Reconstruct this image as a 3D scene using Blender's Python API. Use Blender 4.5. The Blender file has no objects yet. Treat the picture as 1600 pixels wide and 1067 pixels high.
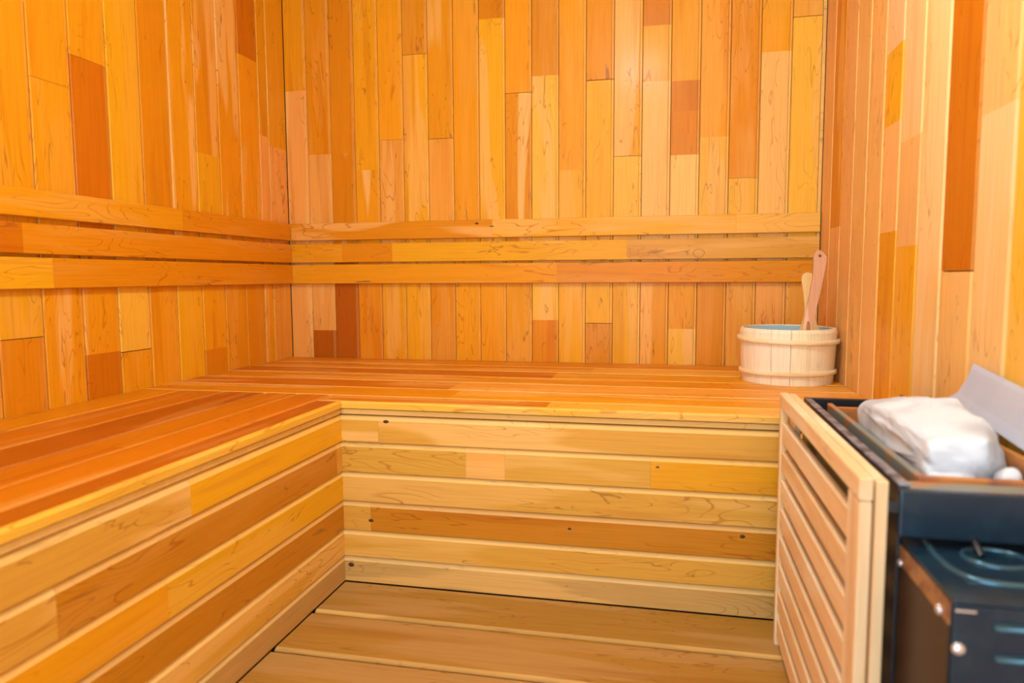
import bpy, bmesh, math, random
from mathutils import Matrix, Vector, noise
from mathutils.geometry import tessellate_polygon

scene = bpy.context.scene
COL = scene.collection
random.seed(7)

# ------------------------------------------------------------------ camera
FPX, PITCH, YAW, ROLL = 1127.3, 0.0894, 0.2158, 0.005
cam_d = bpy.data.cameras.new('camera')
cam_d.sensor_width = 36.0
cam_d.lens = FPX / 1600 * 36.0
cam_d.clip_start = 0.02
cam_d.dof.use_dof = True
cam_d.dof.focus_distance = 2.25
cam_d.dof.aperture_fstop = 3.2
cam = bpy.data.objects.new('camera', cam_d)
COL.objects.link(cam)
cam.matrix_world = (Matrix.Translation((1.4732, 0, 0.7896)) @ Matrix.Rotation(YAW, 4, 'Z')
                    @ Matrix.Rotation(math.pi / 2 - PITCH, 4, 'X') @ Matrix.Rotation(-ROLL, 4, 'Z'))
scene.camera = cam

# ------------------------------------------------------------------ daylight and exposure
W, D, H = 1.9638, 2.6202, 2.02           # right wall X, back wall Y, ceiling Z (left wall X=0, floor Z=0)
FRONT = -0.85                          # wall with the added doorway behind the camera
DOOR = (0.45, 1.85, 0.0, 1.95)         # added doorway x0, x1, z0, z1
world = bpy.data.worlds.new('daylight')
scene.world = world
world.use_nodes = True
bgn = world.node_tree.nodes['Background']
bgn.inputs[0].default_value = (0.72, 0.95, 1.15, 1)
bgn.inputs[1].default_value = 2.5
pl = bpy.data.lights.new('doorway_portal', 'AREA')
pl.shape = 'RECTANGLE'
pl.size, pl.size_y = DOOR[1] - DOOR[0], DOOR[3] - DOOR[2]
pl.cycles.is_portal = True
po = bpy.data.objects.new('doorway_portal', pl)
COL.objects.link(po)
po.matrix_world = Matrix(((1, 0, 0, (DOOR[0] + DOOR[1]) / 2), (0, 0, -1, FRONT), (0, 1, 0, (DOOR[2] + DOOR[3]) / 2), (0, 0, 0, 1)))
vs = scene.view_settings
vs.view_transform = 'Standard'
vs.look = 'None'
vs.gamma = 1.0
vs.use_curve_mapping = False
vs.exposure = 1.0
scene.cycles.max_bounces = 6
scene.cycles.diffuse_bounces = 4
LAMP_POWER = 42.0

# ------------------------------------------------------------------ materials
def lin(c):
    return tuple(((v / 255) / 12.92 if v <= 10 else ((v / 255 + 0.055) / 1.055) ** 2.4) for v in c)

class NT:
    def __init__(s, name):
        s.m = bpy.data.materials.new(name)
        s.m.use_nodes = True
        s.t = s.m.node_tree
        s.b = s.t.nodes['Principled BSDF']
    def n(s, typ, **kw):
        o = s.t.nodes.new(typ)
        for k, v in kw.items():
            setattr(o, k, v)
        return o
    def l(s, a, b):
        s.t.links.new(a, b)
    def math(s, op, a, b=None, c=None, clamp=False):
        o = s.n('ShaderNodeMath', operation=op, use_clamp=clamp)
        for i, v in enumerate((a, b, c)):
            if v is None:
                continue
            if isinstance(v, (int, float)):
                o.inputs[i].default_value = v
            else:
                s.l(v, o.inputs[i])
        return o.outputs[0]
    def noise(s, vec, scale, detail=3.0, dist=0.0, rough=0.5):
        mp = s.n('ShaderNodeMapping')
        mp.inputs['Scale'].default_value = scale
        s.l(vec, mp.inputs['Vector'])
        o = s.n('ShaderNodeTexNoise')
        o.inputs['Scale'].default_value = 1.0
        o.inputs['Detail'].default_value = detail
        o.inputs['Roughness'].default_value = rough
        o.inputs['Distortion'].default_value = dist
        s.l(mp.outputs[0], o.inputs['Vector'])
        return o.outputs['Fac']
    def step(s, v, a, b):
        o = s.n('ShaderNodeMapRange', interpolation_type='SMOOTHSTEP')
        o.inputs[1].default_value, o.inputs[2].default_value = a, b
        o.inputs[3].default_value, o.inputs[4].default_value = 0, 1
        s.l(v, o.inputs[0])
        return o.outputs[0]
    def mix(s, f, a, b, mode='MIX'):
        o = s.n('ShaderNodeMix', data_type='RGBA', blend_type=mode)
        for i, v in ((0, f), (6, a), (7, b)):
            if isinstance(v, (int, float)):
                o.inputs[i].default_value = v
            elif isinstance(v, tuple):
                o.inputs[i].default_value = (*v, 1) if len(v) == 3 else v
            else:
                s.l(v, o.inputs[i])
        return o.outputs[2]

def wood(name, pale=0.0, rough=0.42, coat=0.06, sap_glare=(0.90, 0.53, 0.15), spec=0.15, marks=1.0):
    """Board wood: the object's colour is the tone of that piece; object X runs along the grain."""
    t = NT(name)
    oi = t.n('ShaderNodeObjectInfo')
    tc = t.n('ShaderNodeTexCoord')
    cx = t.n('ShaderNodeCombineXYZ')
    t.l(t.math('MULTIPLY', oi.outputs['Random'], 61.0), cx.inputs[0])
    t.l(t.math('MULTIPLY', oi.outputs['Random'], 23.0), cx.inputs[1])
    t.l(t.math('MULTIPLY', oi.outputs['Random'], 91.0), cx.inputs[2])
    va = t.n('ShaderNodeVectorMath', operation='ADD')
    t.l(tc.outputs['Object'], va.inputs[0])
    t.l(cx.outputs[0], va.inputs[1])
    P = va.outputs[0]
    base = oi.outputs['Color']
    # sapwood areas with fairly crisp, slanting edges; wall glare is painted in with them
    sp = t.noise(P, (1.7, 13, 4), 1.6, 0.35)
    m1 = t.math('MULTIPLY', t.step(sp, 0.50, 0.585), oi.outputs['Alpha'])
    col = t.mix(m1, base, sap_glare)
    # deeper heartwood streaks
    hp = t.noise(P, (1.3, 19, 5), 2.0, 0.5)
    m2 = t.math('MULTIPLY', t.step(hp, 0.57, 0.72), 0.45)
    col = t.mix(m2, col, t.mix(1.0, base, (0.80, 0.60, 0.40), 'MULTIPLY'))
    # fine straight grain
    fg = t.noise(P, (6, 210, 60), 3.0)
    col = t.mix(t.math('MULTIPLY', t.step(fg, 0.40, 0.72), 0.42), col, t.mix(1.0, col, (0.86, 0.74, 0.55), 'MULTIPLY'))
    # thin flame-figure lines
    n2 = t.noise(P, (2.2, 15, 6), 2.0, 0.3)
    w = t.math('SINE', t.math('MULTIPLY', n2, 95.0))
    ln = t.step(w, 0.90, 1.0)
    mk = t.step(t.noise(P, (2.3, 9, 9), 1.0), 0.50, 0.62)
    col = t.mix(t.math('MULTIPLY', t.math('MULTIPLY', ln, mk), 0.6 * marks), col, t.mix(1.0, base, (0.62, 0.40, 0.22), 'MULTIPLY'))
    # rare dark resin threads
    n3 = t.noise(P, (5.0, 30, 10), 2.5, 0.6)
    th = t.math('SUBTRACT', 1.0, t.step(t.math('ABSOLUTE', t.math('SUBTRACT', n3, 0.5)), 0.0, 0.016))
    mk2 = t.step(t.noise(P, (3.1, 17, 17), 1.0), 0.605, 0.65)
    col = t.mix(t.math('MULTIPLY', t.math('MULTIPLY', th, mk2), 0.6 * marks), col, (0.24, 0.075, 0.015))
    if pale:
        col = t.mix(pale, col, (0.92, 0.66, 0.25))  # lip and edge strips: same wood mixed towards a pale yellow
    t.l(col, t.b.inputs['Base Color'])
    t.l(t.math('MULTIPLY_ADD', fg, 0.12, rough - 0.06), t.b.inputs['Roughness'])
    t.b.inputs['Specular IOR Level'].default_value = spec
    t.b.inputs['Coat Weight'].default_value = coat
    t.b.inputs['Coat Roughness'].default_value = 0.16
    bp = t.n('ShaderNodeBump')
    bp.inputs['Strength'].default_value = 0.10
    bp.inputs['Distance'].default_value = 0.002
    wav = t.noise(P, (3, 26, 9), 2.0)
    t.l(t.math('ADD', t.math('MULTIPLY', fg, 0.25), wav), bp.inputs['Height'])
    t.l(bp.outputs[0], t.b.inputs['Normal'])
    return t.m

M_WALL = wood('varnished_wall_wood')
M_LIP = wood('paler_lip_wood', pale=0.16)
M_BENCH = wood('bench_wood', rough=0.45, coat=0.04)
M_BENCH_LIP = wood('bench_edge_wood', pale=0.45, rough=0.45, coat=0.0)
M_SEAT_LIP = wood('seat_edge_wood', pale=0.10, rough=0.45, coat=0.0)
M_FLOOR = wood('floor_wood', rough=0.5, coat=0.0, sap_glare=(0.52, 0.31, 0.12))
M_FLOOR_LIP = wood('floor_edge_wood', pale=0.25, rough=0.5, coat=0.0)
M_PINE = wood('raw_pine', rough=0.5, coat=0.0, sap_glare=(0.95, 0.84, 0.60), marks=0.25)

def plain(name, col, rough=0.5, metal=0.0, bump=0.0, bscale=40.0, vary=None, spec=0.5):
    t = NT(name)
    tc = t.n('ShaderNodeTexCoord')
    c = tuple(col)
    if vary:
        f = t.step(t.noise(tc.outputs['Object'], (vary[1],) * 3, 4.0, 0.3), vary[2], vary[3])
        t.l(t.mix(f, c, tuple(vary[0])), t.b.inputs['Base Color'])
    else:
        t.b.inputs['Base Color'].default_value = (*c, 1)
    t.b.inputs['Roughness'].default_value = rough
    t.b.inputs['Metallic'].default_value = metal
    t.b.inputs['Specular IOR Level'].default_value = spec
    if bump:
        bp = t.n('ShaderNodeBump')
        bp.inputs['Strength'].default_value = bump
        bp.inputs['Distance'].default_value = 0.004
        t.l(t.noise(tc.outputs['Object'], (bscale,) * 3, 5.0), bp.inputs['Height'])
        t.l(bp.outputs[0], t.b.inputs['Normal'])
    return t.m

M_BACK = plain('dark_backing_wood', (0.10, 0.045, 0.015), 0.8)
M_CEIL = plain('ceiling_board_wood', (0.72, 0.42, 0.16), 0.5, vary=((0.62, 0.30, 0.08), 6.0, 0.4, 0.6))
M_KNOT = plain('dark_knot', (0.085, 0.022, 0.008), 0.5)
M_KNOT_RING = plain('knot_ring', (0.42, 0.16, 0.03), 0.5)
M_BLACK = plain('black_enamel', (0.012, 0.014, 0.018), 0.34, bump=0.06, bscale=60, spec=0.6)
M_BLUE = plain('blue_black_steel', (0.005, 0.022, 0.042), 0.26, 0.0, bump=0.08, bscale=55, vary=((0.010, 0.034, 0.050), 30, 0.45, 0.7), spec=0.5)
M_BROWN = plain('brown_side_steel', (0.055, 0.028, 0.015), 0.45, 0.3, bump=0.05)
M_TANMETAL = plain('bare_brown_strip', (0.42, 0.22, 0.09), 0.5, 0.4, vary=((0.25, 0.10, 0.05), 40, 0.45, 0.65))
M_GREYSTEEL = plain('grey_scorched_steel', (0.28, 0.30, 0.35), 0.42, 0.2, bump=0.1, bscale=35, vary=((0.07, 0.075, 0.10), 24, 0.42, 0.62))
M_RUST = plain('rusty_container_steel', (0.27, 0.28, 0.23), 0.5, 0.2, bump=0.12, bscale=70, vary=((0.55, 0.22, 0.06), 15, 0.52, 0.64))
M_RUST2 = plain('rust_orange_rail', (0.60, 0.23, 0.05), 0.6, 0.1, bump=0.12, bscale=70, vary=((0.30, 0.11, 0.06), 14, 0.45, 0.62))
M_PLATE = plain('pale_heat_shield', (0.76, 0.80, 0.93), 0.45, 0.0, vary=((0.82, 0.85, 0.95), 8, 0.4, 0.6))
M_RIVET = plain('bright_rivet', (0.80, 0.82, 0.90), 0.25, 0.8)
M_TEAL = plain('teal_highlight_metal', (0.07, 0.17, 0.23), 0.25, 0.6)  # cyan daylight highlight put into the colour of ridges and louvres
M_STONE = plain('pale_stone', (0.70, 0.76, 0.80), 0.85, bump=0.35, bscale=38, vary=((0.50, 0.54, 0.57), 11, 0.46, 0.66))
M_STONE2 = plain('grey_stone', (0.30, 0.32, 0.34), 0.85, bump=0.4, bscale=38, vary=((0.16, 0.17, 0.19), 13, 0.45, 0.65))
M_LINER = plain('blue_plastic_liner', (0.36, 0.62, 0.72), 0.35)
M_WATER = plain('water_over_blue_liner', (0.33, 0.60, 0.72), 0.06, spec=0.6)

# ------------------------------------------------------------------ helpers
def link(name, me, mats, parent=None, mw=None):
    o = bpy.data.objects.new(name, me)
    for m in (mats if isinstance(mats, (list, tuple)) else [mats]):
        me.materials.append(m)
    COL.objects.link(o)
    if mw is not None:
        o.matrix_local = mw
    if parent is not None:
        o.parent = parent
    return o

def empty(name, loc):
    o = bpy.data.objects.new(name, None)
    o.empty_display_size = 0.05
    COL.objects.link(o)
    o.location = loc
    return o

def tag(o, label=None, cat=None, group=None, kind=None):
    for k, v in (('label', label), ('category', cat), ('group', group), ('kind', kind)):
        if v:
            o[k] = v
    return o

def bmesh_to(bm, name, smooth=False):
    me = bpy.data.meshes.new(name)
    bmesh.ops.recalc_face_normals(bm, faces=bm.faces)
    bm.to_mesh(me)
    bm.free()
    if smooth:
        for p in me.polygons:
            p.use_smooth = True
    return me

def local(parent, mw):
    """matrix of a part given in room coordinates, relative to an Empty that only carries a location"""
    if parent is None:
        return mw
    return Matrix.Translation(-Vector(parent.location)) @ mw

def box(name, lo, hi, mat, parent=None, bevel=0.0, color=None, seg=1):
    """axis-aligned box, origin at its low corner centre"""
    lo, hi = Vector(lo), Vector(hi)
    c = (lo + hi) / 2
    bm = bmesh.new()
    bmesh.ops.create_cube(bm, size=1.0)
    bmesh.ops.scale(bm, vec=hi - lo, verts=bm.verts)
    if bevel:
        bmesh.ops.bevel(bm, geom=list(bm.edges), offset=bevel, segments=seg, affect='EDGES', profile=0.5)
    o = link(name, bmesh_to(bm, name), mat, parent, local(parent, Matrix.Translation(c)))
    if color:
        o.color = color
    return o

AX = {'back': ((0, 0, -1), (1, 0, 0), (0, -1, 0)), 'left': ((0, 0, -1), (0, 1, 0), (1, 0, 0)),
      'right': ((0, 0, -1), (0, -1, 0), (-1, 0, 0)), 'front_back': ((1, 0, 0), (0, 0, 1), (0, -1, 0)),
      'front_left': ((0, 1, 0), (0, 0, 1), (1, 0, 0)), 'top_back': ((-1, 0, 0), (0, -1, 0), (0, 0, 1)),
      'top_left': ((0, -1, 0), (1, 0, 0), (0, 0, 1)), 'rail_back': ((1, 0, 0), (0, 0, 1), (0, -1, 0)),
      'rail_left': ((0, 1, 0), (0, 0, 1), (1, 0, 0))}
def frame(kind, org, tilt=(0, 0)):
    x, y, z = (Vector(v) for v in AX[kind])
    m = Matrix((x, y, z)).transposed().to_4x4()
    m.translation = Vector(org)
    return m @ Matrix.Rotation(tilt[0], 4, 'X') @ Matrix.Rotation(tilt[1], 4, 'Y')

def board(name, parent, kind, org, L, w, prof, mats, color, tilt=(0, 0)):
    """one board: X along its length from org, Y across, face at Z=0. prof: list of (y, z, slot of the strip to the next)"""
    n = len(prof)
    vs_, fs, ms = [], [], []
    for x in (0.0, L):
        vs_ += [(x, p[0], p[1]) for p in prof]
    for i in range(n):
        j = (i + 1) % n
        fs.append((i, n + i, n + j, j))
        ms.append(prof[i][2])
    fs += [tuple(range(n)), tuple(reversed(range(n, 2 * n)))]
    ms += [0, 0]
    me = bpy.data.meshes.new(name)
    me.from_pydata(vs_, [], fs)
    for p, m in zip(me.polygons, ms):
        p.material_index = m
    me.update()
    bm = bmesh.new()
    bm.from_mesh(me)
    bmesh.ops.recalc_face_normals(bm, faces=bm.faces)
    bm.to_mesh(me)
    bm.free()
    o = link(name, me, mats, parent, local(parent, frame(kind, org, tilt)))
    o.color = color
    return o

def wall_prof(w, lip=0.0075, d=0.004, t=0.012, b=0.003):
    return [(0.0009, -t, 0), (0.0009, -b, 0), (b, 0, 0), (w - lip - d * 0.9, 0, 1), (w - lip, -d, 1), (w - 0.0009, -d, 0), (w - 0.0009, -t, 0)]

def bevel_prof(w, lip=0.012, d=0.006, t=0.016, b=0.002, gap=0.0006):
    return [(gap, -t, 0), (gap, -b, 0), (b + gap, 0, 0), (w - lip, 0, 1), (w - gap - 0.002, -d, 1), (w - gap, -d - 0.003, 0), (w - gap, -t, 0)]

# tones of the wood pieces; wall glare and lighting differences are put into some
T = {'D': (0.62, 0.190, 0.004), 'd': (0.69, 0.245, 0.005), 'K': (0.48, 0.125, 0.004), 'O': (0.81, 0.355, 0.009), 'o': (0.74, 0.290, 0.007),
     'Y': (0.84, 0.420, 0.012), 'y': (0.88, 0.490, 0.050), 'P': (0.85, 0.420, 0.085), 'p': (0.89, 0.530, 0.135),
     'S': (0.82, 0.390, 0.050), 'r': (0.87, 0.500, 0.165), 'R': (0.90, 0.600, 0.270),
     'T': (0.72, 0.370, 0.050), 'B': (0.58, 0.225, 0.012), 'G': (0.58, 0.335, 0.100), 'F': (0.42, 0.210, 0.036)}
def tone(k, a=0.35, j=0.05):
    r = 1 + random.uniform(-j, j)
    c = T[k]
    return (c[0] * r, c[1] * r * (1 + random.uniform(-j, j)), c[2] * r, a)

def cladding(parent, kind, org_fn, widths, table, top, bottom):
    """vertical boards; table gives for each strip the pieces from the top: (tone, sap share, lower end z, joint gap)"""
    s = 0.0
    for w, pieces in zip(widths, table):
        z = top
        for tn, a, z1, gap in pieces:
            z1 = max(z1, bottom)
            if z - z1 > 0.01:
                board('board', parent, kind, org_fn(s, z), z - z1 - gap, w, wall_prof(w) if s + w < sum(widths) - .001 else wall_prof(w, .001, .001), [M_WALL, M_LIP], tone(tn, a))
            z = z1
        s += w

# ------------------------------------------------------------------ room shell
tb = 0.012
def shell(name, lo, hi, mat=M_BACK):
    return tag(box(name, lo, hi, mat), kind='structure')
wl = shell('wall_left', (-0.06, FRONT - 0.1, -0.06), (-tb, D + 0.06, H + 0.06))
wb = shell('wall_back', (-tb, D + tb, -0.06), (W + tb, D + 0.06, H + 0.06))
wr = shell('wall_right', (W + tb, FRONT - 0.1, -0.06), (W + 0.06, D + 0.06, H + 0.06))
fl = shell('floor', (-tb, FRONT - 0.1, -0.06), (W + tb, D + tb, -0.030))
ce = shell('ceiling', (-tb, FRONT - 0.1, H), (W + tb, D + tb, H + 0.06), M_CEIL)
# unseen wall behind the camera; its open doorway is added to let daylight in
bm = bmesh.new()
for lo, hi in (((-tb, 0), (DOOR[0], H)), ((DOOR[1], 0), (W + tb, H)), ((DOOR[0], DOOR[3]), (DOOR[1], H))):
    g = bmesh.ops.create_cube(bm, size=1.0)['verts']
    bmesh.ops.scale(bm, vec=(hi[0] - lo[0], 0.05, hi[1] - lo[1]), verts=g)
    bmesh.ops.translate(bm, vec=((lo[0] + hi[0]) / 2, FRONT - 0.05, (lo[1] + hi[1]) / 2), verts=g)
wf = tag(link('wall_front', bmesh_to(bm, 'wall_front'), M_CEIL), kind='structure')
TOP = H
# back wall: 20 strips of about 105 mm
K_ = 0.9397                            # room scale of the surveyed wall figures
zw = lambda z: K_ * z + 0.0428
bw = [0.0912, 0.0982, 0.0982, 0.0982, 0.0982, 0.0982, 0.0982, 0.0982, 0.0982, 0.0982, 0.0982, 0.0982, 0.0982, 0.0982, 0.0982, 0.0982, 0.0982, 0.0982, 0.0982]
bw.append(W - 0.012 - sum(bw))
BT = [  # pale pieces and large pale shares carry painted glare patches
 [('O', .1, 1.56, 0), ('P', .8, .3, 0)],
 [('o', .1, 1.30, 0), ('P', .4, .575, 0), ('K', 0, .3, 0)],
 [('o', 0, 1.30, 0), ('d', .75, .86, 0), ('K', 0, .3, 0)],
 [('O', .1, 1.23, 0), ('O', .9, .86, 0), ('o', .1, .3, 0)],
 [('O', .1, 1.345, .001), ('S', .5, .84, 0), ('O', .4, .3, 0)],
 [('o', .1, 1.67, .0015), ('Y', .5, .86, 0), ('Y', .2, .3, 0)],
 [('O', .5, 1.34, .002), ('S', .2, .85, 0), ('o', .2, .3, 0)],
 [('O', .1, 1.0, 0), ('O', .4, .3, 0)],
 [('d', 0, 1.783, 0), ('Y', .6, .84, 0), ('O', .1, .3, 0)],
 [('O', .1, 1.498, .002), ('o', .95, .86, 0), ('O', .2, .3, 0)],
 [('o', .1, 1.557, 0), ('y', .6, .625, 0), ('o', .0, .3, 0)],
 [('O', .2, 1.2, 0), ('Y', .3, .3, 0)],
 [('o', 0, 1.527, .0025), ('Y', .1, .613, .002), ('o', .1, .3, 0)],
 [('O', .7, 1.243, .0015), ('y', .3, .85, 0), ('Y', .4, .3, 0)],
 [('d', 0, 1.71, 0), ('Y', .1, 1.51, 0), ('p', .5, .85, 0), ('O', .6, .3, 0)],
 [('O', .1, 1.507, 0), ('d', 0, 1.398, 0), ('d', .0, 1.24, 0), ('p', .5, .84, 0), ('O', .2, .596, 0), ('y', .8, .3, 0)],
 [('O', .2, 1.30, 0), ('y', .5, .85, 0), ('o', .1, .3, 0)],
 [('o', .25, 1.149, .001), ('y', .3, .86, 0), ('S', .2, .3, 0)],
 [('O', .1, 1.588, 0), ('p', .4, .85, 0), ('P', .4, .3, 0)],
 [('S', .2, 1.70, .002), ('y', .5, .85, 0), ('S', .5, .3, 0)],
]
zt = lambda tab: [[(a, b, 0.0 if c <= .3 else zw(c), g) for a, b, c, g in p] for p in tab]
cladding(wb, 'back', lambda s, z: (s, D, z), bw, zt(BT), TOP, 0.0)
# the narrow closing strip in the right-hand back corner
box('corner_strip', (W - 0.012, D - 0.004, 0.3), (W - 0.001, D + tb, TOP), M_LIP, wb, 0.001, tone('p', .3))
# left wall
lo_ = [1.42 + 0.13 * k for k in range(-17, 10)] + [2.655]
ls = [K_ * v for v in lo_] + [D]
lw = [b - a for a, b in zip(ls, ls[1:])]
LT = []
special = {
 1.29: [('o', .1, .64, 0), ('O', .2, .3, 0)],
 1.42: [('O', .1, .9, 0), ('Y', .2, .647, .002), ('o', .1, .3, 0)],
 1.55: [('O', .4, 1.30, .001), ('O', .1, .9, 0), ('O', .7, .3, 0)],
 1.68: [('O', .0, 1.39, .001), ('D', .0, .9, 0), ('O', .4, .585, 0), ('D', 0, .3, 0)],
 1.81: [('Y', .1, .9, 0), ('y', .4, .578, .0025), ('O', .2, .3, 0)],
 1.94: [('o', .0, .9, 0), ('O', .1, .3, 0)],
 2.07: [('O', .8, .9, 0), ('Y', .1, .3, 0)],
 2.20: [('o', .6, 1.22, 0), ('Y', .2, .9, 0), ('O', .1, .547, 0), ('o', 0, .3, 0)],
 2.33: [('O', .8, .9, 0), ('O', .2, .3, 0)],
 2.46: [('D', .1, 1.62, 0), ('O', .3, .9, 0), ('o', .1, .3, 0)],
 2.59: [('O', .2, 1.35, 0), ('P', .6, .9, 0), ('O', .5, .3, 0)],
 2.655: [('O', .1, 1.32, 0), ('P', .4, .9, 0), ('S', .5, .3, 0)],
}
for a in lo_:
    k = min(special, key=lambda q: abs(q - a))
    LT.append(special[k] if abs(k - a) < .004 else [(random.choice('OoYO'), random.random() * .4, random.uniform(.8, 1.5), 0), (random.choice('OoYS'), .2, .3, 0)])
cladding(wl, 'left', lambda s, z: (0, ls[0] + s, z), lw, zt(LT), TOP, 0.0)
# right wall: boards of about 150 mm, counted from the back corner towards the door
rs = [D - 0.006] + [K_ * v for v in [2.625, 2.475, 2.325, 2.175, 2.025, 1.88, 1.73, 1.582, 1.425, 1.283] + [1.283 - 0.15 * k for k in range(1, 15)]]
rw = [a - b for a, b in zip(rs, rs[1:])]
RT = [
 [('r', .3, .3, 0)],
 [('o', .6, .95, 0), ('r', .3, .3, 0)],
 [('r', .3, .3, 0)],
 [('r', .5, .3, 0)],
 [('r', .4, .3, 0)],
 [('R', .2, 1.34, 0), ('Y', .5, 1.16, 0), ('r', .6, .9, 0), ('O', .1, .3, 0)],
 [('R', .3, 1.10, 0), ('r', .7, .86, 0), ('Y', .2, .3, 0)],
 [('R', .5, .3, 0)],
 [('D', .0, .80, .002), ('r', .5, .3, 0)],
 [('r', .8, 1.066, 0), ('R', .5, .3, 0)],
 [('y', .5, .3, 0)],
]
while len(RT) < len(rw):
    RT.append([(random.choice('rRrO'), .4, random.uniform(.7, 1.5), 0), (random.choice('rRr'), .4, .3, 0)])
cladding(wr, 'right', lambda s, z: (W, rs[0] - s, z), rw, zt(RT), TOP, 0.0)

# floor planks, running left to right
B1, B2Y, HB = 0.6543, 1.6876, 0.475      # left bench front X, back bench front Y, bench top Z
fy = [1.6876, 1.507, 1.326, 1.15, 0.975, 0.795, 0.615, 0.435, 0.255, 0.075, -0.105, -0.285, -0.465, -0.645, -0.825]
for i, (a, b) in enumerate(zip(fy, fy[1:])):
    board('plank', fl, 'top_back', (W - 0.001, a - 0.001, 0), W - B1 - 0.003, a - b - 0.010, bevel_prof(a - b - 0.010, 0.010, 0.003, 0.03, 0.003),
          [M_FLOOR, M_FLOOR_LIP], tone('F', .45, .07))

# ------------------------------------------------------------------ benches
def bench_front(parent, kind, org_fn, rows, length):
    """rows from the bottom: (z0, z1, [(tone, sap, end along the row)])"""
    for z0, z1, segs in rows:
        s = 0.0
        for tn, a, e in segs:
            board('front_board', parent, kind, org_fn(s, z0), e - s - 0.0003 + (.009 if (s == 0 and kind == 'front_back') or (e > length - .001 and kind == 'front_left') else 0), z1 - z0, bevel_prof(z1 - z0, 0.012, 0.005), [M_BENCH, M_BENCH_LIP], tone(tn, a, .03))
            s = e
LX = W - B1 - 0.002
bb = tag(empty('sauna_bench', ((B1 + W) / 2, 2.2, 0)), 'wide wooden bench along the back wall, carrying the bucket at its right end', 'bench', 'sauna benches')
rowsB = [(0.000, .068, [('G', .5, LX)]), (.068, .138, [('T', .4, LX)]),
         (.138, .2146, [('T', .1, .075), ('B', .0, LX)]), (.2146, .291, [('T', .4, LX)]),
         (.291, .370, [('T', .3, .33), ('P', .5, .43), ('T', .4, .78), ('O', .1, LX)]), (.370, .440, [('T', .8, .10), ('T', .8, LX)])]
bench_front(bb, 'front_back', lambda s, z: (B1 - (.009 if s == 0 else 0) + s, B2Y, z), rowsB, LX)
by = [D - 0.001, 2.47, 2.33, 2.19, 2.063, 1.917, 1.776, B2Y - .003]
tonesb = [('o', .3), ('o', .5), ('D', .4), ('o', .5), ('D', .5), ('o', .5), ('D', .4)]
for i, (a, b) in enumerate(zip(by, by[1:])):
    x0 = 0.001 if a > 1.8 else 0.588
    tn, sp = tonesb[i]
    cut = [x0, W - .001] if i in (0, 3) else [x0, random.uniform(.8, 1.3), W - .001]
    for q, (xa, xb) in enumerate(zip(cut, cut[1:])):
        tq = tn if q == 0 else 'YyOySOyY'[i]
        board('seat_board', bb, 'top_back', (xb, a, HB), xb - xa, a - b, bevel_prof(a - b, 0.010, 0.0035, 0.017, .0015, .0008), [M_BENCH, M_BENCH_LIP], tone(tq, sp, .04))
box('edge_strip', (B1 - .002, B2Y + .001, .4425), (W - .002, B2Y + .016, .4555), M_BENCH_LIP, bb, .0015, tone('T', .5))
box('bearer', (B1 + .02, B2Y + .022, 0), (W - .01, B2Y + .06, .456), M_BACK, bb)
bl = tag(empty('sauna_bench', (B1 / 2, .6, 0)), 'wooden bench along the left wall with orange seat boards running toward the corner', 'bench', 'sauna benches')
Y0 = FRONT + 0.03
LL = B2Y - Y0
yl = lambda y: y - Y0
rowsL = [(0.000, .068, [('G', .3, LL)]), (.068, .138, [('T', .7, LL)]),
         (.138, .2146, [('B', .0, LL)]), (.2146, .291, [('O', .1, yl(1.02)), ('Y', .2, LL)]),
         (.291, .370, [('T', .7, yl(.80)), ('B', .1, LL - .03), ('T', .1, LL)]), (.370, .440, [('T', .8, yl(1.09)), ('Y', .4, LL)])]
bench_front(bl, 'front_left', lambda s, z: (B1, Y0 + s, z), rowsL, LL)
lx = [0.001, .13, .263, .393, .489, .588, B1 + .003]
for i, (a, b) in enumerate(zip(lx, lx[1:])):
    ye = 1.775 if i < 5 else B2Y - .004
    if i == 5:
        cuts = [Y0, .9, ye]
    else:
        cuts = [Y0, random.uniform(.7, 1.3), ye]
    for q, (ya, yb) in enumerate(zip(cuts, cuts[1:])):
        board('seat_board', bl, 'top_left', (a, yb, HB), yb - ya, b - a - (.003 if i in (2, 4) else 0), bevel_prof(b - a - (.003 if i in (2, 4) else 0), .010, .0035, .017, .0015, .0008),
              [M_BENCH, M_SEAT_LIP], tone(['o', 'D', 'K', 'D', 'D', 'K'][i], .15, .05))
box('edge_strip', (B1 - .016, Y0, .4425), (B1 - .001, B2Y + .001, .4555), M_BENCH_LIP, bl, .0015, tone('T', .5))
box('bearer', (B1 - .06, Y0 + .01, 0), (B1 - .022, B2Y, .456), M_BACK, bl)
# pale nosings along the two bench edges
board('nosing', bb, 'front_back', (B1 - .004, B2Y - .0045, .4575), W - B1, .0185, [(0, -.012, 0), (0, -.0015, 0), (.0015, 0, 0), (.0145, 0, 0), (.0185, -.004, 0), (.0185, -.012, 0)], [M_BENCH], tone('y', .5, .0))
board('nosing', bl, 'front_left', (B1 + .0045, Y0, .4575), B2Y - Y0 - .004, .0185, [(0, -.012, 0), (0, -.0015, 0), (.0015, 0, 0), (.0145, 0, 0), (.0185, -.004, 0), (.0185, -.012, 0)], [M_BENCH], tone('y', .4, .0))

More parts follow.
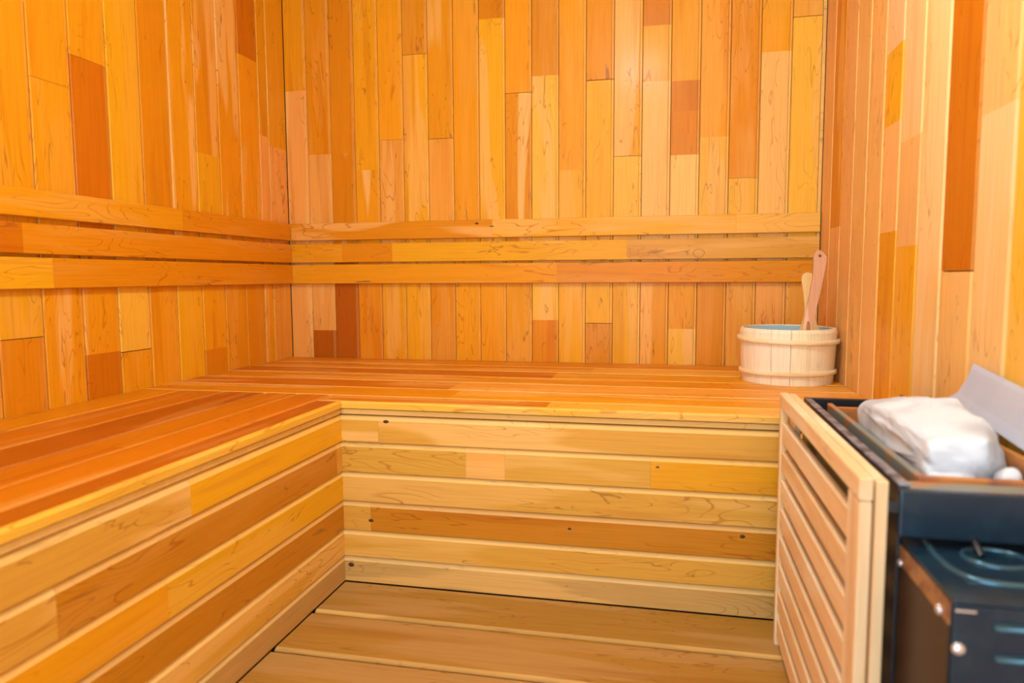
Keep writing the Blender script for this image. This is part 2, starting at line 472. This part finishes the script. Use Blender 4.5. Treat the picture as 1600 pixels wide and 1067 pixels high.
# knots in the bench fronts
def knot(parent, p, n, rx, rz, mat=M_KNOT, name='knot'):
    bm = bmesh.new()
    g = bmesh.ops.create_uvsphere(bm, u_segments=10, v_segments=5, radius=1.0)
    q = Vector(n).to_track_quat('Z', 'Y').to_matrix().to_4x4()
    bmesh.ops.scale(bm, vec=(rx * 1.25, rz * 1.25, 0.0012), verts=bm.verts)
    return link(name, bmesh_to(bm, name, True), mat, parent, local(parent, Matrix.Translation(p) @ q))
for x, z, a, b in ((.776, .4268, .0065, .0035), (.730, .1674, .006, .0035), (.672, .0453, .007, .005), (1.6433, .1926, .005, .004), (1.2436, .1821, .004, .0025), (1.45, .345, .0035, .0018)):
    knot(bb, (x, B2Y, z), (0, -1, 0), a, b)

# ------------------------------------------------------------------ back rests (three rails on each wall)
def rails(root, kind, org_fn, table):
    for z0, z1, segs in table:
        s = 0.0
        h = z1 - z0
        for tn, a, e in segs:
            board('rail', root, kind, org_fn(s, z0), e - s - .0002, h, [(0, -.02, 0), (0, -.002, 0), (.002, 0, 0), (h - .002, 0, 0), (h, -.002, 0), (h, -.02, 0)], [M_WALL], tone(tn, a, .02))
            s = e
RZ = ((.9340, .9990), (.8483, .9194), (.7668, .8402))
XE = W - .004
rb = tag(empty('backrest', (1.0, D, .766)), 'three-rail wooden backrest across the back wall, ending above the bucket', 'backrest', 'sauna backrests')
rails(rb, 'rail_back', lambda s, z: (.021 + s, D - .0205, z), [
    (*RZ[0], [('o', .7, .81), ('Y', .5, 1.67), ('y', .4, XE - .021)]),
    (*RZ[1], [('O', .2, .213), ('o', 0, .418), ('Y', .3, 1.30), ('T', .4, XE - .021)]),
    (*RZ[2], [('O', .15, 1.05), ('o', .1, XE - .03)])])
rl = tag(empty('backrest', (0, 1.0, .766)), 'three-rail wooden backrest along the left wall above the bench', 'backrest', 'sauna backrests')
rails(rl, 'rail_left', lambda s, z: (.0205, Y0 + s, z), [
    (*RZ[0], [('O', .2, yl(1.955)), ('o', .1, yl(D - .021))]),
    (*RZ[1], [('o', .1, yl(.7)), ('D', 0, yl(1.391)), ('o', .15, yl(D - .021))]),
    (*RZ[2], [('Y', .1, yl(1.4698)), ('o', .1, yl(D - .021))])])
# ring-shaped grain mark and knots on the back rails
bm = bmesh.new()
for k in range(28):
    a = math.tau * k / 28
    for r_, dz in ((1.0, 0), (.86, 0)):
        bm.verts.new((math.cos(a) * .020 * r_ * (1 + .06 * math.sin(3 * a)), math.sin(a) * .0155 * r_, .0004))
bm.verts.ensure_lookup_table()
for k in range(28):
    i, j = 2 * k, 2 * ((k + 1) % 28)
    bm.faces.new((bm.verts[i], bm.verts[j], bm.verts[j + 1], bm.verts[i + 1]))
e = bmesh.ops.extrude_face_region(bm, geom=list(bm.faces))
bmesh.ops.translate(bm, vec=(0, 0, -.0008), verts=[v for v in e['geom'] if isinstance(v, bmesh.types.BMVert)])
link('knot_ring', bmesh_to(bm, 'knot_ring'), M_KNOT_RING, rb, local(rb, Matrix.Translation((1.568, D - .0205, .8675)) @ Matrix.Rotation(math.pi / 2, 4, 'X')))
for x, z, a, b in ((.7726, .9864, .006, .003), (.83, .975, .007, .0015), (.33, .775, .018, .003), (.30, .774, .012, .002)):
    knot(rb, (x, D - .0205, z), (0, -1, 0), a, b, M_KNOT if a < .01 else M_KNOT_RING)

# ------------------------------------------------------------------ bucket with ladle
BC = Vector((1.8195, 2.288, HB))
bk = tag(empty('sauna_bucket', BC), 'pale wooden stave bucket with two wooden hoops and blue lining, standing on the bench', 'bucket')
NS = 16
R0, R1, HH, TH = .1290, .1375, .160, .012
def stave():
    bm = bmesh.new()
    n = 4
    ha = math.pi / NS - .004
    rows = []
    prof = [(0, R0, R0 - TH), (.06, R0 + .004, R0 - TH + .004), (HH - .010, R1, R1 - TH), (HH, R1 - .004, R1 - TH)]
    for z, ro, ri in prof:
        row = []
        for rr in (ro, ri):
            row.append([bm.verts.new((rr * math.cos(-ha + 2 * ha * k / n), rr * math.sin(-ha + 2 * ha * k / n), z)) for k in range(n + 1)])
        rows.append(row)
    for a, b in zip(rows, rows[1:]):
        for k in range(n):
            bm.faces.new((a[0][k], a[0][k + 1], b[0][k + 1], b[0][k]))
            bm.faces.new((a[1][k + 1], a[1][k], b[1][k], b[1][k + 1]))
        bm.faces.new((a[0][0], b[0][0], b[1][0], a[1][0]))
        bm.faces.new((a[0][n], a[1][n], b[1][n], b[0][n]))
    for r_, fl_ in ((rows[0], 1), (rows[-1], 0)):
        for k in range(n):
            bm.faces.new((r_[0][k], r_[0][k + 1], r_[1][k + 1], r_[1][k]))
    # turn so that the object's X runs up the stave (grain direction)
    bmesh.ops.transform(bm, matrix=Matrix(((0, 0, 1, 0), (0, 1, 0, 0), (-1, 0, 0, 0), (0, 0, 0, 1))), verts=bm.verts)
    return bmesh_to(bm, 'stave')
sm = stave()
sm.materials.append(M_PINE)
unturn = Matrix(((0, 0, -1, 0), (0, 1, 0, 0), (1, 0, 0, 0), (0, 0, 0, 1)))
for k in range(NS):
    o = bpy.data.objects.new('stave', sm)
    COL.objects.link(o)
    o.matrix_local = Matrix.Rotation(math.tau * (k + .3) / NS, 4, 'Z') @ unturn
    o.parent = bk
    o.color = (.95,) + (.86 + random.uniform(-.03, .03), .62 + random.uniform(-.03, .03), .6)
def ring(name, parent, R, z, rr, rz, mat, color, slope=0.0, n=48):
    bm = bmesh.new()
    m = 10
    vv = []
    for k in range(n):
        a = math.tau * k / n
        vv.append([])
        for q in range(m):
            b = math.tau * q / m
            cx = math.copysign(abs(math.cos(b)) ** .6, math.cos(b)) * rr
            cz = math.copysign(abs(math.sin(b)) ** .6, math.sin(b)) * rz
            vv[-1].append(bm.verts.new(((R + cx) * math.cos(a), (R + cx) * math.sin(a), cz)))
    for k in range(n):
        for q in range(m):
            bm.faces.new((vv[k][q], vv[(k + 1) % n][q], vv[(k + 1) % n][(q + 1) % m], vv[k][(q + 1) % m]))
    o = link(name, bmesh_to(bm, name, True), mat, parent, Matrix.Translation((0, 0, z)))
    o.color = color
    return o
ring('hoop', bk, R0 + .0115, .126, .0055, .0068, M_PINE, (.92, .76, .44, .4)).rotation_euler = (.012, .02, 0)
ring('hoop', bk, R0 + .0045, .032, .0055, .0068, M_PINE, (.92, .76, .44, .4)).rotation_euler = (-.01, -.012, 0)
def disc(name, parent, R, z, t, mat, color=None, n=40):
    bm = bmesh.new()
    bmesh.ops.create_cone(bm, cap_ends=True, segments=n, radius1=R, radius2=R, depth=t)
    o = link(name, bmesh_to(bm, name), mat, parent, Matrix.Translation((0, 0, z)))
    if color:
        o.color = color
    return o
disc('bucket_base', bk, R0 - TH - .0005, .014, .016, M_PINE, (.92, .76, .44, .4))
# blue lining: an open cup just inside the staves
bm = bmesh.new()
rows = []
for R, z in ((R0 - TH - .001, .026), (R1 - TH - .002, .157), (R1 - TH - .005, .157), (R0 - TH - .005, .030)):
    rows.append([bm.verts.new((R * math.cos(math.tau * k / 40), R * math.sin(math.tau * k / 40), z)) for k in range(40)])
for a, b in zip(rows, rows[1:]):
    for k in range(40):
        bm.faces.new((a[k], a[(k + 1) % 40], b[(k + 1) % 40], b[k]))
bm.faces.new(rows[0]); bm.faces.new(list(reversed(rows[-1])))
link('liner', bmesh_to(bm, 'liner', True), M_LINER, bk)
disc('water', bk, R1 - TH - .0062, .143, .004, M_WATER)

def smooth_path(pts, n=8):
    """Catmull-Rom through points, closed"""
    out = []
    m = len(pts)
    for i in range(m):
        p0, p1, p2, p3 = (Vector(pts[(i + k) % m]) for k in (-1, 0, 1, 2))
        for k in range(n):
            t = k / n
            out.append(.5 * ((2 * p1) + (p2 - p0) * t + (2 * p0 - 5 * p1 + 4 * p2 - p3) * t * t + (3 * p1 - p0 - 3 * p2 + p3) * t ** 3))
    return out
def cutout(name, outline, thick, mat, parent, mw, hole=None, bevel=.002):
    """a flat shaped piece with real thickness (and a real hole), outline in its own XY plane"""
    loops = [[Vector((p[0], p[1], 0)) for p in outline]]
    if hole:
        loops.append([Vector((hole[0] + hole[2] * math.cos(-math.tau * k / 14), hole[1] + hole[2] * math.sin(-math.tau * k / 14), 0)) for k in range(14)])
    tris = tessellate_polygon(loops)
    flat = [v for l in loops for v in l]
    bm = bmesh.new()
    lo = [bm.verts.new((v.x, v.y, -thick / 2)) for v in flat]
    hi = [bm.verts.new((v.x, v.y, thick / 2)) for v in flat]
    for t in tris:
        bm.faces.new([hi[i] for i in t])
        bm.faces.new([lo[i] for i in reversed(t)])
    base = 0
    for l in loops:
        n = len(l)
        for k in range(n):
            i, j = base + k, base + (k + 1) % n
            bm.faces.new((lo[i], lo[j], hi[j], hi[i]))
        base += n
    bmesh.ops.recalc_face_normals(bm, faces=bm.faces)
    rim = [e for e in bm.edges if len(e.link_faces) == 2 and e.calc_face_angle(0) > 1.2]
    if bevel:
        bmesh.ops.bevel(bm, geom=rim, offset=bevel, segments=2, affect='EDGES', profile=.5)
    # turn the mesh so that the object's X axis (the grain) runs up the piece
    bmesh.ops.transform(bm, matrix=Matrix.Rotation(-math.pi / 2, 4, 'Z'), verts=bm.verts)
    me = bmesh_to(bm, name)
    return link(name, me, mat, parent, mw @ Matrix.Rotation(math.pi / 2, 4, 'Z'))
LB = Vector((1.853, 2.186, HB + .136))
ld = tag(empty('ladle', LB), 'pinkish brown wooden ladle with a drilled handle end leaning in the bucket', 'ladle')
# outline in metres, X across and Y up the handle
hl = [(-.012, -.030), (-.0095, .010), (-.004, .045), (.004, .085), (.013, .125), (.0205, .165), (.0235, .200), (.0245, .228), (.032, .246), (.046, .246), (.054, .228), (.052, .205),
      (.046, .175), (.039, .140), (.030, .100), (.022, .060), (.016, .020), (.012, -.010), (.006, -.032)]
mwl = Matrix.Rotation(math.radians(78), 4, 'X')
o = cutout('handle', smooth_path([(a + (.004 if k > 9 else -.002), b * 1.03) for k, (a, b) in enumerate(hl)], 4), .013, M_PINE, ld, mwl, hole=(.0400, .238, .0036))
o.color = (.66, .36, .20, .35)
bm = bmesh.new()
bmesh.ops.create_uvsphere(bm, u_segments=16, v_segments=10, radius=.034)
bmesh.ops.delete(bm, geom=[v for v in bm.verts if v.co.z > .012], context='VERTS')
bmesh.ops.solidify(bm, geom=list(bm.faces), thickness=.004)
bo = link('bowl', bmesh_to(bm, 'bowl', True), M_PINE, ld, Matrix.Translation((-.012, .02, -.052)))
bo.color = (.60, .30, .13, .3)
knot(ld, LB + Vector((.006, -.0005, .028)), (0, -1, .2), .0045, .018, M_KNOT_RING, 'bark_mark')
SB = Vector((1.879, 2.335, HB + .132))
sc_ = tag(empty('wooden_scoop', SB), 'pale yellow wooden scoop standing behind the ladle in the bucket', 'scoop')
pl_ = [(-.030, -.02), (-.012, .035), (-.005, .075), (-.008, .120), (-.014, .165), (-.012, .184), (.000, .192), (.014, .188), (.022, .170), (.020, .120), (.018, .080), (.028, .045), (.044, -.02)]
o = cutout('paddle', smooth_path(pl_, 4), .012, M_PINE, sc_, Matrix.Rotation(math.radians(84), 4, 'X'))
o.color = (.88, .62, .25, .2)

# ------------------------------------------------------------------ heater guard
GX, GY0, GY1, GZ = 1.7015, .925, 1.585, .5455
PC = (.88, .615, .33, .55)
gd = tag(empty('heater_guard', (GX, (GY0 + GY1) / 2, 0)), 'pale slatted wooden guard fence standing in front of the black heater', 'guard fence')
def gbox(name, lo, hi, axis, bev=.002):
    """box whose object X axis runs along the given room axis (grain direction)"""
    lo, hi = Vector(lo), Vector(hi)
    s_ = hi - lo
    q = {'x': Matrix.Identity(3), 'y': Matrix.Rotation(math.pi / 2, 3, 'Z'), 'z': Matrix.Rotation(-math.pi / 2, 3, 'Y')}[axis].to_4x4()
    dims = {'x': s_, 'y': Vector((s_.y, s_.x, s_.z)), 'z': Vector((s_.z, s_.y, s_.x))}[axis]
    bm = bmesh.new()
    bmesh.ops.create_cube(bm, size=1.0)
    bmesh.ops.scale(bm, vec=dims, verts=bm.verts)
    if bev:
        bmesh.ops.bevel(bm, geom=list(bm.edges), offset=bev, segments=2, affect='EDGES', profile=.5)
    o = link(name, bmesh_to(bm, name), M_PINE, gd, local(gd, Matrix.Translation((lo + hi) / 2) @ q))
    r_ = random.uniform(-.03, .03)
    o.color = (PC[0] + r_, PC[1] + r_, PC[2] + r_, PC[3])
    return o
gbox('post', (GX, GY0 + .001, 0), (GX + .015, GY0 + .060, GZ - .030), 'z', .0025)
gbox('post', (GX, GY1 - .018, 0), (GX + .015, GY1, GZ - .030), 'z', .0025)
gbox('top_rail', (GX - .001, GY0, GZ - .0295), (GX + .0155, GY1, GZ), 'y', .003)
gbox('backing_post', (GX + .0175, GY0 - .004, 0), (GX + .031, GY0 + .030, GZ - .002), 'z', .002)
gbox('backing_post', (GX + .0175, GY1 - .07, 0), (GX + .031, GY1 - .002, GZ - .002), 'z', .002)
gbox('backing_rail', (GX + .0175, GY0 + .031, GZ - .036), (GX + .031, GY1 - .0705, GZ - .002), 'y', .002)
for k in range(8):
    z1 = .4835 - .0605 * k
    gbox('slat', (GX + .0035, GY0 + .0605, z1 - .040), (GX + .0168, GY1 - .0185, z1), 'y', .0015)

# ------------------------------------------------------------------ heater
HX, HY0, HY1, HZ = 1.7487, .9276, 1.585, .5366
XR = 1.945
ht = tag(empty('sauna_heater', (1.85, 1.2, 0)), 'black electric sauna heater with rusty rim, filled with pale stones, by the right wall', 'heater')
def hb(name, lo, hi, mat, bev=.0015, label=None):
    o = box(name, lo, hi, mat, ht, bev, None, 2)
    if label:
        o['label'] = label
    return o
hb('outer_side', (HX, HY0 + .012, .06), (HX + .004, HY1 - .012, HZ - .004), M_BLACK, .001)
hb('side_flange', (HX, HY0 + .012, HZ - .0035), (HX + .013, HY1 - .012, HZ), M_GREYSTEEL, .0012, 'scorched grey flange')
hb('outer_side', (XR - .006, HY0 + .012, .06), (XR, HY1 - .012, HZ - .01), M_BLACK)
hb('far_rim', (HX, HY1 - .011, .06), (XR, HY1, HZ), M_BLACK, .002)
hb('front_band', (HX - .003, HY0 - .004, .4745), (XR, HY0 + .011, .5325), M_BLUE, .003, 'dark blue-black front band')
hb('band_flange', (HX + .004, HY0 + .0115, .525), (XR - .007, .9745, .5312), M_RUST, .001, 'rust-stained flange')
hb('floor_pan', (HX + .008, HY0 + .012, .36), (XR - .007, HY1 - .012, .37), M_BLACK)
cz0 = .371
hb('container_side', (1.7815, .985, cz0), (1.7915, 1.520, .5366), M_RUST, .002, 'scorched container plate with rusty edge')
hb('container_side', (1.912, .985, cz0), (1.918, 1.520, .558), M_RUST2, .0015, 'rusty container plate')
hb('container_front', (1.7815, .975, cz0), (1.918, .9845, .5372), M_RUST2, .0015, 'orange rusted front rail')
hb('container_back', (1.7920, 1.511, cz0), (1.9115, 1.519, .530), M_RUST2, .0015)
# pale heat shield leaning to the wall
bm = bmesh.new()
ZQ = [(1.9195, .5865, 1.300), (1.930, .600, 1.284), (1.940, .620, 1.280), (1.948, .640, 1.283), (1.9525, .6465, 1.288), (1.9560, .6455, 1.290)]
near = [bm.verts.new((x, .93, z - .030)) for x, z, y in ZQ]
far = [bm.verts.new((x, y, z)) for x, z, y in ZQ]
for a in range(len(ZQ) - 1):
    bm.faces.new((near[a], near[a + 1], far[a + 1], far[a]))
bmesh.ops.solidify(bm, geom=list(bm.faces), thickness=.0025)
o = link('heat_shield', bmesh_to(bm, 'heat_shield'), M_PLATE, ht, local(ht, Matrix.Identity(4)))
o['label'] = 'pale lavender-grey heat shield plate'
# lower body stepping forward, with louvre slots, rivets and a pressed ridge on its top
LBX, LBY, LBZ = 1.7537, .7717, .466
hb('lower_body', (LBX, LBY, .05), (XR - .002, HY1 - .05, .355), M_BLUE, .003)
hb('lower_front', (LBX + .0005, LBY, .3555), (XR - .002, LBY + .006, LBZ - .0045), M_BLUE, .002, 'blue-black front panel')
hb('lower_top', (LBX, LBY, LBZ - .004), (XR - .002, HY0 + .06, LBZ), M_BLUE, .0015, 'blue-black top plate')
hb('lower_side', (LBX, LBY + .0065, .3555), (LBX + .005, HY0 + .05, LBZ - .0045), M_BROWN, .001)
hb('side_strip', (LBX - .0022, LBY + .004, .438), (LBX - .0002, HY0 + .012, .4615), M_TANMETAL, .0008, 'bare brown edge strip')
hb('side_sheet', (LBX - .0022, LBY + .004, .05), (LBX - .0002, HY0 + .045, .4375), M_BROWN, .0008, 'dark brown side sheet')
for x_, z_, ln_ in ((1.790, .4425, .13), (1.792, .4105, .13), (1.794, .379, .13)):
    bm = bmesh.new()
    bmesh.ops.create_cube(bm, size=1.0)
    bmesh.ops.scale(bm, vec=(ln_, .004, .0085), verts=bm.verts)
    bmesh.ops.bevel(bm, geom=[e for e in bm.edges if abs(e.verts[0].co.y - e.verts[1].co.y) > .001], offset=.004, segments=3, affect='EDGES', profile=.5)
    link('louvre', bmesh_to(bm, 'louvre', True), M_TEAL, ht, local(ht, Matrix.Translation((x_ + ln_ / 2, LBY - .0012, z_)) @ Matrix.Rotation(-.5, 4, 'X')))
def rivet(p, n, r_):
    bm = bmesh.new()
    bmesh.ops.create_uvsphere(bm, u_segments=12, v_segments=8, radius=r_)
    bmesh.ops.scale(bm, vec=(1, 1, .6), verts=bm.verts)
    link('rivet', bmesh_to(bm, 'rivet', True), M_RIVET, ht, local(ht, Matrix.Translation(p) @ Vector(n).to_track_quat('Z', 'Y').to_matrix().to_4x4()))
rivet((1.7600, LBY - .001, .4165), (0, -1, 0), .0068)
rivet((LBX - .003, .930, .4415), (-1, 0, 0), .0052)
rivet((LBX - .003, .800, .4430), (-1, 0, 0), .0058)
hb('front_mark', (LBX + .002, LBY - .0012, .4545), (LBX + .021, LBY + .0002, .4570), M_RIVET, .0004)
def tube(name, pts, r_, mat, parent, closed=False):
    cu = bpy.data.curves.new(name, 'CURVE')
    cu.dimensions = '3D'
    cu.bevel_depth = r_
    cu.bevel_resolution = 2
    sp = cu.splines.new('NURBS')
    sp.points.add(len(pts) - 1)
    for q, p in zip(sp.points, pts):
        q.co = (*p, 1)
    sp.use_endpoint_u = not closed
    sp.use_cyclic_u = closed
    sp.order_u = 3
    tmp = bpy.data.objects.new('tmp', cu)
    COL.objects.link(tmp)
    dg = bpy.context.evaluated_depsgraph_get()
    me = bpy.data.meshes.new_from_object(tmp.evaluated_get(dg))
    bpy.data.objects.remove(tmp)
    bpy.data.curves.remove(cu)
    for p in me.polygons:
        p.use_smooth = True
    me.materials.clear()
    return link(name, me, mat, parent, local(parent, Matrix.Identity(4)))
tz = LBZ + .0002
tube('pressed_ridge', [(1.782, .97, tz), (1.779, .93, tz), (1.776, .885, tz), (1.783, .838, tz), (1.802, .822, tz), (1.84, .819, tz), (1.94, .819, tz)], .0038, M_TEAL, ht)
tube('pressed_ring', [(1.84 + .034 * math.cos(a), .898 + .030 * math.sin(a), tz) for a in [math.tau * k / 12 for k in range(12)]], .003, M_TEAL, ht, True)
tube('support_leg', [(1.828, .925, .478), (1.826, .912, .472), (1.827, .900, LBZ)], .0045, M_BLACK, ht)
hb('bracket', (1.7330, .9235, .505), (HX - .0035, .9275, .5185), M_BLACK, .0005, 'black bracket strap reaching to the guard')
for x_ in (LBX + .02, XR - .03):
    for y_ in (LBY + .03, HY1 - .08):
        hb('foot', (x_ - .012, y_ - .012, 0), (x_ + .012, y_ + .012, .05), M_BLACK, .002)

# ------------------------------------------------------------------ stones
def stone(pts, mat, label, group, seed, amp=.004, cuts=3):
    pts = [Vector(p) for p in pts]
    c = sum(pts, Vector()) / len(pts)
    c.z = min(p.z for p in pts)
    bm = bmesh.new()
    for p in pts:
        bm.verts.new(p - c)
    g = bmesh.ops.convex_hull(bm, input=list(bm.verts))
    bmesh.ops.delete(bm, geom=[v for v in bm.verts if not v.link_faces], context='VERTS')
    bmesh.ops.bevel(bm, geom=list(bm.edges), offset=.007, segments=2, affect='EDGES', profile=.5, clamp_overlap=True)
    bmesh.ops.triangulate(bm, faces=bm.faces)
    bmesh.ops.subdivide_edges(bm, edges=bm.edges, cuts=2, use_grid_fill=True)
    for _ in range(2):
        bmesh.ops.smooth_vert(bm, verts=bm.verts, factor=.5, use_axis_x=True, use_axis_y=True, use_axis_z=True)
    for v in bm.verts:
        v.co += (v.co - Vector((0, 0, .05))).normalized() * amp * noise.fractal(v.co * 28 + Vector((seed * 7.1, 0, 0)), 1, 2, 3)
    bmesh.ops.recalc_face_normals(bm, faces=bm.faces)
    o = link('heater_stone', bmesh_to(bm, 'heater_stone', True), mat, None, Matrix.Translation(c))
    return tag(o, label, 'stone', group)
GS = 'stones in the heater'
stone([(1.803, 1.005, .512), (1.868, 1.005, .512), (1.905, 1.04, .512), (1.803, 1.36, .500), (1.905, 1.36, .500),
       (1.797, 1.000, .548), (1.868, .998, .550), (1.905, 1.045, .552), (1.800, 1.000, .580), (1.870, .999, .584), (1.897, 1.080, .590),
       (1.893, 1.175, .606), (1.86, 1.20, .604), (1.800, 1.20, .583), (1.799, 1.37, .566), (1.900, 1.37, .576), (1.85, 1.33, .582)],
      M_STONE, 'large pale block of stone, the biggest in the heater', GS, 1, .007)
stone([(1.793, .990, .49), (1.865, .990, .49), (1.793, 1.02, .49), (1.865, 1.02, .49), (1.797, .989, .535), (1.858, .989, .537), (1.80, 1.006, .541), (1.85, 1.006, .541)],
      M_STONE, 'small white stone wedged behind the rusty front rail under the large block', GS, 2, .002)
stone([(1.875, .992, .49), (1.909, .992, .49), (1.873, 1.034, .49), (1.909, 1.034, .49), (1.878, .993, .536), (1.908, .993, .542), (1.88, 1.01, .545), (1.908, 1.02, .549)],
      M_STONE, 'small pale stone at the right end of the rusty front rail', GS, 3, .002)
def fill(lo, hi, label, seed):
    rnd = random.Random(seed)
    pts = []
    for k in range(18):
        v = Vector((rnd.gauss(0, 1), rnd.gauss(0, 1), rnd.gauss(0, 1))).normalized()
        pts.append(tuple((a + b) / 2 + (b - a) / 2 * c for a, b, c in zip(lo, hi, v)))
    stone(pts, M_STONE2, label, GS, seed, .004)
fill((1.80, 1.38, cz0), (1.903, 1.503, .515), 'dark grey stone low in the far end of the heater', 4)
fill((1.80, 1.20, cz0), (1.903, 1.375, .498), 'dark grey stone buried under the far half of the large block', 5)
fill((1.80, 1.03, cz0), (1.903, 1.195, .508), 'dark grey stone buried under the near half of the large block', 6)

# ------------------------------------------------------------------ added ceiling lamp, unseen above the frame, to light the room
LP = Vector((1.30, 1.05, H))
lp = tag(empty('added_ceiling_lamp', LP), 'added round white glass lamp on the ceiling, out of view', 'lamp')
t = NT('lamp_glass')
t.b.inputs['Base Color'].default_value = (.95, .95, .95, 1)
t.b.inputs['Emission Color'].default_value = (.82, .97, 1.06, 1)
t.b.inputs['Emission Strength'].default_value = LAMP_POWER
bm = bmesh.new()
bmesh.ops.create_uvsphere(bm, u_segments=24, v_segments=12, radius=.13)
bmesh.ops.scale(bm, vec=(1, 1, .55), verts=bm.verts)
link('lamp_globe', bmesh_to(bm, 'lamp_globe', True), t.m, lp, Matrix.Translation((0, 0, -.092)))
o = disc('lamp_base', lp, .14, -.011, .020, M_PINE, (.8, .55, .28, .4))
